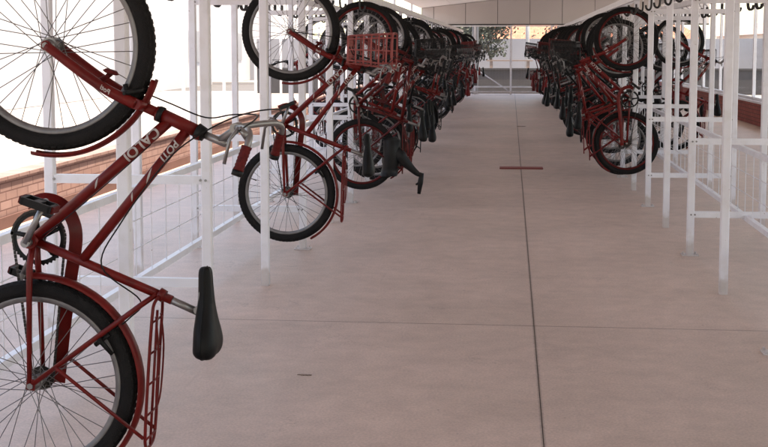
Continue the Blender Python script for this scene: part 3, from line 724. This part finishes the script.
# ------------------------------------------------------------------ setting: floor and ground
def slab(x0, x1, y0, y1, xs, ys, gx, gy, z0, z1):
    m = MB(); X = [x0]+xs+[x1]; Y = [y0]+ys+[y1]
    for i in range(len(X)-1):
        for j in range(len(Y)-1):
            a = X[i]+(gx if i else 0); b = X[i+1]-(gx if i < len(X)-2 else 0); c = Y[j]+(gy if j else 0); d = Y[j+1]-(gy if j < len(Y)-2 else 0)
            m.box(a, b, c, d, z0, z1)
    return m
tag(slab(-4.9, 5.2, -24, 41.6, [.137], [6.742+6.74*k for k in range(-4, 6)], .0014, .0009, -.10, 0.).obj('floor', M['floor']), kind='structure')
m = MB(); m.box(-4.85, 5.15, -23.9, 41.5, -.11, -.014); tag(m.obj('floor_base', M['joint']), kind='structure')
m = MB(); m.box(-400, 400, -300, 700, -.6, -.112); tag(m.obj('ground', M['pave']), kind='structure')
m = MB(); m.box(-30, 40, 46.5, 54, -.112, -.104); tag(m.obj('road', M['asphalt']), kind='structure')
m = MB(); m.box(-30, 40, 54, 55.6, -.112, .02); tag(m.obj('pavement', M['pave']), kind='structure')
m = MB(); m.box(-.128, .408, 15.60, 15.82, .0005, .014)
tag(m.obj('floor_strip', M['redpaint']), 'thin red painted metal strip lying across the floor joint in mid walkway', 'floor strip')
def stain(cx, cy, rx, ry, seed, label):
    r = random.Random(seed); n = 22
    vs = [(cx+math.cos(2*PI*i/n)*rx*r.uniform(.6, 1.15), cy+math.sin(2*PI*i/n)*ry*r.uniform(.5, 1.2), .0035) for i in range(n)]
    m = MB(); m.add(vs+[(x, y, .0002) for x, y, z in vs], [tuple(range(n))]+[(i, i+n, (i+1) % n+n, (i+1) % n) for i in range(n)])
    tag(m.obj('leaf_litter', M['wood']), label, 'litter')
stain(-.93, 5.60, .032, .012, 1, 'small rusty brown scrap lying on the near left part of the floor')
stain(.10+.1, 24.2, .09, .10, 2, 'small dark scrap on the floor in the far half of the walkway')

# ------------------------------------------------------------------ roof
def rz(x): return 3.12+.11*x
root = empty('roof', (0, 0, 3.1), 'white sloping sheet roof high over the whole walkway', 'roof')
def rel(mb, o, name, m, par): 
    mb.v = [(x-o.location.x, y-o.location.y, z-o.location.z) for x, y, z in mb.v]; return mb.obj(name, m, par)
x0, x1 = -2.95, 6.4  # unseen right overhang widened to keep sun off the floor by the windows
m = MB()  # roof and side walls extended unseen behind the camera to darken the near floor
xs = [x0+(x1-x0)*i/9 for i in range(10)]
for a, b in zip(xs[:-1], xs[1:]):
    a_, b_ = a+.006, b-.006
    m.add([(a_, -24, rz(a_)), (b_, -24, rz(b_)), (b_, 41.3, rz(b_)), (a_, 41.3, rz(a_)), (a_, -24, rz(a_)+.03), (b_, -24, rz(b_)+.03), (b_, 41.3, rz(b_)+.03), (a_, 41.3, rz(a_)+.03)],
          [(0, 1, 2, 3), (4, 7, 6, 5), (0, 4, 5, 1), (2, 6, 7, 3), (0, 3, 7, 4), (1, 5, 6, 2)])
rel(m, root, 'ceiling_panel', M['ceil'], root)
m = MB(); m.add([(x0-.1, -24.1, rz(x0)+.05), (x1+.1, -24.1, rz(x1)+.05), (x1+.1, 41.4, rz(x1)+.05), (x0-.1, 41.4, rz(x0)+.05), (x0-.1, -24.1, rz(x0)+.2), (x1+.1, -24.1, rz(x1)+.2), (x1+.1, 41.4, rz(x1)+.2), (x0-.1, 41.4, rz(x0)+.2)],
      [(0, 1, 2, 3), (4, 7, 6, 5), (0, 4, 5, 1), (2, 6, 7, 3), (0, 3, 7, 4), (1, 5, 6, 2)])
rel(m, root, 'roof_deck', M['wallw'], root)
for y in (9.35, 14.9, 20.4, 25.9, 31.4, 36.9):
    m = MB(); m.box(-2.93, -2.87, y-.03, y+.03, 0.001, rz(-2.93)-.004); rel(m, root, 'roof_column', M['white'], root)
# beige fascia across the far end
froot = empty('end_fascia', (0, 41.2, 2.28), 'beige panelled band closing the far end under the roof, above the gate', 'fascia')
m = MB(); k = -5
X0 = .60-1.04*4
while X0 < 6.2:
    a, b = max(X0, -2.9)+.008, min(X0+1.04, 6.3)-.008
    if b > a: m.add([(a, 41.15, 2.28), (b, 41.15, 2.28), (b, 41.15, rz(b)-.01), (a, 41.15, rz(a)-.01), (a, 41.2, 2.28), (b, 41.2, 2.28), (b, 41.2, rz(b)-.01), (a, 41.2, rz(a)-.01)],
                     [(0, 1, 2, 3), (4, 7, 6, 5), (0, 4, 5, 1), (2, 6, 7, 3), (0, 3, 7, 4), (1, 5, 6, 2)])
    X0 += 1.04
rel(m, froot, 'panel', M['beige'], froot)
m = MB(); m.add([(x, y, z) for y in (41.204, 41.28) for x, z in ((-2.92, 2.24), (6.3, 2.24), (6.3, rz(6.3)-.002), (-2.92, rz(-2.92)-.002))], [(0, 1, 2, 3), (7, 6, 5, 4), (0, 4, 5, 1), (1, 5, 6, 2), (2, 6, 7, 3), (3, 7, 4, 0)]); rel(m, froot, 'backing', M['darkframe'], froot)

# ------------------------------------------------------------------ right brick wall with windows
wr = empty('window_wall', (4.75, -6, 0), 'low red brick wall carrying tall glass windows on the right side', 'wall')
m = MB(); m.box(4.75, 4.90, -24, 41.1, .0005, .43); rel(m, wr, 'brick_base', M['brick2'], wr)
m = MB(); m.box(4.72, 4.94, -24, 41.1, .432, .475); rel(m, wr, 'sill', M['white'], wr)
m = MB(); m.add([(4.77, -24, 2.9), (4.88, -24, 2.9), (4.88, 41.1, 2.9), (4.77, 41.1, 2.9), (4.77, -24, rz(4.77)-.01), (4.88, -24, rz(4.77)-.01), (4.88, 41.1, rz(4.77)-.01), (4.77, 41.1, rz(4.77)-.01)],
      [(0, 1, 2, 3), (4, 7, 6, 5), (0, 4, 5, 1), (2, 6, 7, 3), (0, 3, 7, 4), (1, 5, 6, 2)]); rel(m, wr, 'header', M['wallw'], wr)
bays = [24.18+4.05*k for k in range(-11, 5)]
for i in range(len(bays)-1):
    a, b = bays[i], bays[i+1]
    if b > 41.1: b = 41.0
    m = MB()
    for p, q in ((a+.05, a+.11), (b-.11, b-.05), ((a+b)/2-.6, (a+b)/2-.54)): m.box(4.79, 4.85, p, q, .477, 2.898)
    m.box(4.795, 4.845, a+.112, b-.112, .478, .53); m.box(4.795, 4.845, a+.112, b-.112, 2.84, 2.897)
    w = rel(m, wr, 'window', M['white'], wr)
    m = MB(); m.box(4.80, 4.84, a-.048, a+.048, .477, 2.898); rel(m, wr, 'gasket', M['darkframe'], w)
    m = MB(); m.box(4.815, 4.823, a+.114, (a+b)/2-.602, .532, 2.838); m.box(4.815, 4.823, (a+b)/2-.538, b-.114, .532, 2.838); rel(m, wr, 'pane', M['glass'], w)

# ------------------------------------------------------------------ left low brick wall and screen posts
wl = empty('low_brick_wall', (-4.2, -6, 0), 'long low sunlit brick wall with slim white posts on the left side', 'wall')
m = MB(); m.box(-4.36, -4.20, -24, 41.1, .1005, .40); rel(m, wl, 'bricks', M['brick'], wl)
m = MB(); m.box(-4.37, -4.17, -24, 41.1, .0005, .098); rel(m, wl, 'plinth', M['plinth'], wl)
m = MB(); m.box(-4.38, -4.18, -24, 41.1, .402, .43); rel(m, wl, 'coping', M['brick'], wl)
for k in range(0, 17):
    y = 2.1+2.35*k
    m = MB(); m.box(-4.305, -4.265, y-.02, y+.02, .431, 2.6); rel(m, wl, 'screen_post', M['white'], wl)
m = MB(); m.box(-4.31, -4.26, 1.8, 40, 2.602, 2.65); rel(m, wl, 'screen_rail', M['white'], wl)

# ------------------------------------------------------------------ end gate
gt = empty('mesh_gate', (0, 41, 0), 'white framed wire mesh gate closing the far end of the walkway', 'gate')
m = MB()
for x in (-2.5, -1.17, 0.0, 1.30, 2.6): m.box(x-.03, x+.03, 41.0, 41.06, .001, 2.235)
for z in (.06, .22): m.box(-2.5, 2.6, 41.005, 41.055, z, z+.04)
m.box(-2.5, 2.6, 41.006, 41.054, 2.19, 2.23)
rel(m, gt, 'gate_frame', M['white'], gt)
m = MB(); x = -2.5
while x < 2.6: m.box(x-.002, x+.002, 41.02, 41.024, .1, 2.2); x += .05
z = .1
while z < 2.2: m.box(-2.5, 2.6, 41.026, 41.030, z-.002, z+.002); z += .05
rel(m, gt, 'wire_mesh', M['shutter'], gt)
m = MB(); m.tube([(-1.1, 41.03, .80), (-.05, 41.03, .1)], .022, 6); rel(m, gt, 'brace', M['white'], gt)
# bright round column beside gate
m = MB(); m.tube([(-1.17, 41.5, -.1), (-1.17, 41.5, 2.3)], .11, 14); tag(m.obj('gate_column', M['wallw']), 'thick white column just behind the left of the gate', 'column')

# ------------------------------------------------------------------ outside, far end
m = MB(); m.box(-9, 10, 44.2, 44.4, -.12, .74); m.box(-9.05, 10.05, 44.15, 44.45, .741, .80)
tag(m.obj('dark_low_wall', M['dark_wall']), 'dark grey low wall outside just beyond the gate', 'wall')
yw = 62
m = MB(); m.box(-20, 18, yw, yw+.2, -.1, 1.95); tag(m.obj('street_wall', M['wallg']), 'pale grey boundary wall across the street beyond the gate', 'wall')
def house(name, x0, x1, y0, y1, h, rh, label, mat_, tile, wins):
    rt = empty(name, ((x0+x1)/2, y0, 0), label, 'house')
    m = MB(); m.box(x0, x1, y0, y1, -.1, h); rel(m, rt, 'wall', mat_, rt)
    xm_ = (x0+x1)/2; ym = (y0+y1)/2; o = .5
    m = MB()
    if (x1-x0) > (y1-y0): vs = [(x0-o, y0-o, h), (x1+o, y0-o, h), (x1+o, y1+o, h), (x0-o, y1+o, h), (x0-o+2, ym, h+rh), (x1+o-2, ym, h+rh)]; fs = [(0, 1, 5, 4), (2, 3, 4, 5), (1, 2, 5), (3, 0, 4), (0, 3, 2, 1)]
    else: vs = [(x0-o, y0-o, h), (x1+o, y0-o, h), (x1+o, y1+o, h), (x0-o, y1+o, h), (xm_, y0-o+2, h+rh), (xm_, y1+o-2, h+rh)]; fs = [(0, 1, 4), (1, 2, 5, 4), (2, 3, 5), (3, 0, 4, 5), (0, 3, 2, 1)]
    m.add([(x, y, z+.002) for x, y, z in vs], fs); rel(m, rt, 'roof', tile, rt)
    for (a, b, z0, z1, face) in wins:
        w = MB()
        if face == 'y': w.box(a, b, y0-.06, y0-.003, z0, z1)
        elif face == 'x0': w.box(x0-.06, x0-.003, a, b, z0, z1)
        else: w.box(x1+.003, x1+.06, a, b, z0, z1)
        w_ = rel(w, rt, 'window', M['white'], rt); w = MB()
        if face == 'y': w.box(a+.1, b-.1, y0-.075, y0-.062, z0+.1, z1-.1)
        elif face == 'x0': w.box(x0-.075, x0-.062, a+.1, b-.1, z0+.1, z1-.1)
        else: w.box(x1+.062, x1+.075, a+.1, b-.1, z0+.1, z1-.1)
        rel(w, rt, 'pane', M['window_dark'], w_)
    return rt
house('tiled_house', -1.5, 10, 70, 80, 1.98, 1.6, 'white house with orange tiled roof beyond the street wall', M['wallw'], M['tilefar'], [(1, 2.4, .7, 1.7, 'y'), (5, 6.5, .7, 1.7, 'y')])
def tree(x, y, h, cr, seed, label, dense=260, lean=0.):
    r = random.Random(seed); rt = empty('tree', (x, y, -.1), label, 'tree', 'trees outside the far end')
    t = MB(); top = Vector((x+lean, y, h*.72)); base = Vector((x, y, -.1))
    mids = [base, base.lerp(top, .35)+Vector((.1, 0, 0)), base.lerp(top, .7)+Vector((-.08, 0, 0)), top]
    t.tube(curve_pts(mids, 4), [.16*cr/1.6*(1-.06*i) for i in range(13)], 9)
    ends = []
    for i in range(9):
        a = r.uniform(0, 2*PI); s_ = base.lerp(top, r.uniform(.45, .95)); e = s_+Vector((math.cos(a)*cr*r.uniform(.4, .9), math.sin(a)*cr*r.uniform(.4, .9), r.uniform(.3, .9)*cr*.8))
        t.tube([s_, s_.lerp(e, .5)+Vector((0, 0, .1)), e], [.05, .035, .012], 6); ends.append(e); ends.append(s_.lerp(e, .6))
    rel(t, rt, 'trunk', M['bark'], rt)
    c = MB()
    for k in range(dense):
        e = r.choice(ends); o_ = Vector((r.gauss(0, .3), r.gauss(0, .3), r.gauss(0, .24)))*cr*.75; ce = e+o_
        for q in range(7):
            p = ce+Vector((r.gauss(0, .14), r.gauss(0, .14), r.gauss(0, .12))); n = Vector((r.gauss(0, 1), r.gauss(0, 1), r.gauss(0, 1))).normalized(); u = n.orthogonal().normalized()*r.uniform(.05, .12); v = n.cross(u)*.6
            c.add([p-u, p+v, p+u, p-v], [(0, 1, 2, 3)])
    rel(c, rt, 'crown', M['leaf'], rt)
tree(-2.2, 57.5, 4.2, 1.6, 1, 'leafy street tree with leaning trunk left of the gate centre', 800, .4)
tree(-1.0, 59, 3.3, .9, 2, 'thin street tree with sparse crown in front of the grey wall', 90)
tree(3.2, 66, 4.0, 1.6, 4, 'small tree behind the grey street wall right of centre', 110)
tree(6.5, 90, 7.5, 3.6, 5, 'tall tree rising behind the orange tiled roof')
tree(-2.5, 92, 7.0, 3.6, 6, 'tall tree left of the orange tiled roof, far beyond the gate')
m = MB(); m.tube([(.72, 56, -.1), (.72, 56, 5)], .09, 10); tag(m.obj('street_pole', M['wallw']), 'slim pale pole on the pavement in front of the grey street wall', 'pole')
# low wooden bench outside
bn = empty('bench', (-.1, 55, .02), 'low brown wooden bench on the pavement beyond the dark low wall', 'bench')
m = MB(); 
for k in range(3): m.box(-1.05, .95, 54.75+.17*k, 54.89+.17*k, .93, .98)
rel(m, bn, 'seat', M['wood'], bn)
for x in (-.85, .75): m = MB(); m.box(x-.06, x+.06, 54.78, 55.2, .021, .928); rel(m, bn, 'leg', M['wood'], bn)

# ------------------------------------------------------------------ outside, left and right
lb = empty('white_building', (-13, 30, 0), 'long white building in full sun beyond the left brick wall', 'building')
m = MB(); m.box(-20, -13, -10, 80, -.1, 4.6); rel(m, lb, 'wall', M['wallw'], lb)
m = MB(); z = .1
while z < 2.3: m.box(-12.995, -12.95, 24.8, 30.2, z, z+.075); z += .09
rel(m, lb, 'roller_door', M['shutter'], lb)
m = MB(); m.box(-12.995, -12.96, 41.3, 42.7, 1.75, 2.75); rel(m, lb, 'window', M['shutter'], lb)
for (a, b) in ((50, 52), (58, 60)):
    m = MB(); m.box(-12.995, -12.96, a, b, .9, 2.2); rel(m, lb, 'window', M['shutter'], lb)
house('tiled_house', 13, 21, 48, 82, 2.2, 1.3, 'long pale house with orange tiles seen through the right windows', M['bright'], M['tile'], [(54, 56, .9, 1.9, 'x0'), (62, 64, .9, 1.9, 'x0'), (72, 74, .9, 1.9, 'x0')])
m = MB(); m.box(9.5, 9.7, 18, 95, -.1, .42); tag(m.obj('yard_wall', M['bright']), 'low grey yard wall outside the right windows', 'wall')

# ------------------------------------------------------------------ light, sky, camera
to_sun = Vector((.27, -.14, .95)).normalized()
sl = bpy.data.lights.new('sun', 'SUN'); sl.energy = 2.6; sl.angle = R(.53); sl.color = (1, .955, .90)
so = bpy.data.objects.new('sun', sl); C.objects.link(so); so.location = (20, -10, 50); so.rotation_euler = to_sun.to_track_quat('Z', 'Y').to_euler()
w = bpy.data.worlds.new('World'); S.world = w; w.use_nodes = True
nt = w.node_tree; bg = nt.nodes['Background']; sk = nt.nodes.new('ShaderNodeTexSky'); sk.sky_type = 'NISHITA'; sk.sun_disc = False
sk.sun_elevation = math.asin(to_sun.z); sk.sun_rotation = math.atan2(to_sun.x, to_sun.y); sk.dust_density = 1.0; sk.air_density = 1.0
nt.links.new(sk.outputs[0], bg.inputs[0]); bg.inputs[1].default_value = .15

cam = bpy.data.cameras.new('camera'); co = bpy.data.objects.new('camera', cam); C.objects.link(co); S.camera = co
F = 1255.; pch = R(5); ya_ = math.atan(127/F*math.cos(pch))
cam.sensor_width = 36; cam.lens = F/768*36; cam.clip_end = 2000; cam.clip_start = .05
cam.shift_y = (48+F*math.tan(pch)-223.5)/768
co.location = (0, 0, 1.5); co.rotation_euler = (PI/2-pch, 0, ya_)
S.view_settings.view_transform = 'Standard'; S.view_settings.look = 'None'; S.view_settings.gamma = 1
S.view_settings.exposure = 2.22
S.view_settings.use_white_balance = True; S.view_settings.white_balance_temperature = 8500; S.view_settings.white_balance_tint = 12
S.render.resolution_x = 1024; S.render.resolution_y = 596
S.cycles.max_bounces = 8; S.cycles.diffuse_bounces = 5; S.cycles.transparent_max_bounces = 16
try: S.cycles.use_denoising = True
except Exception: pass
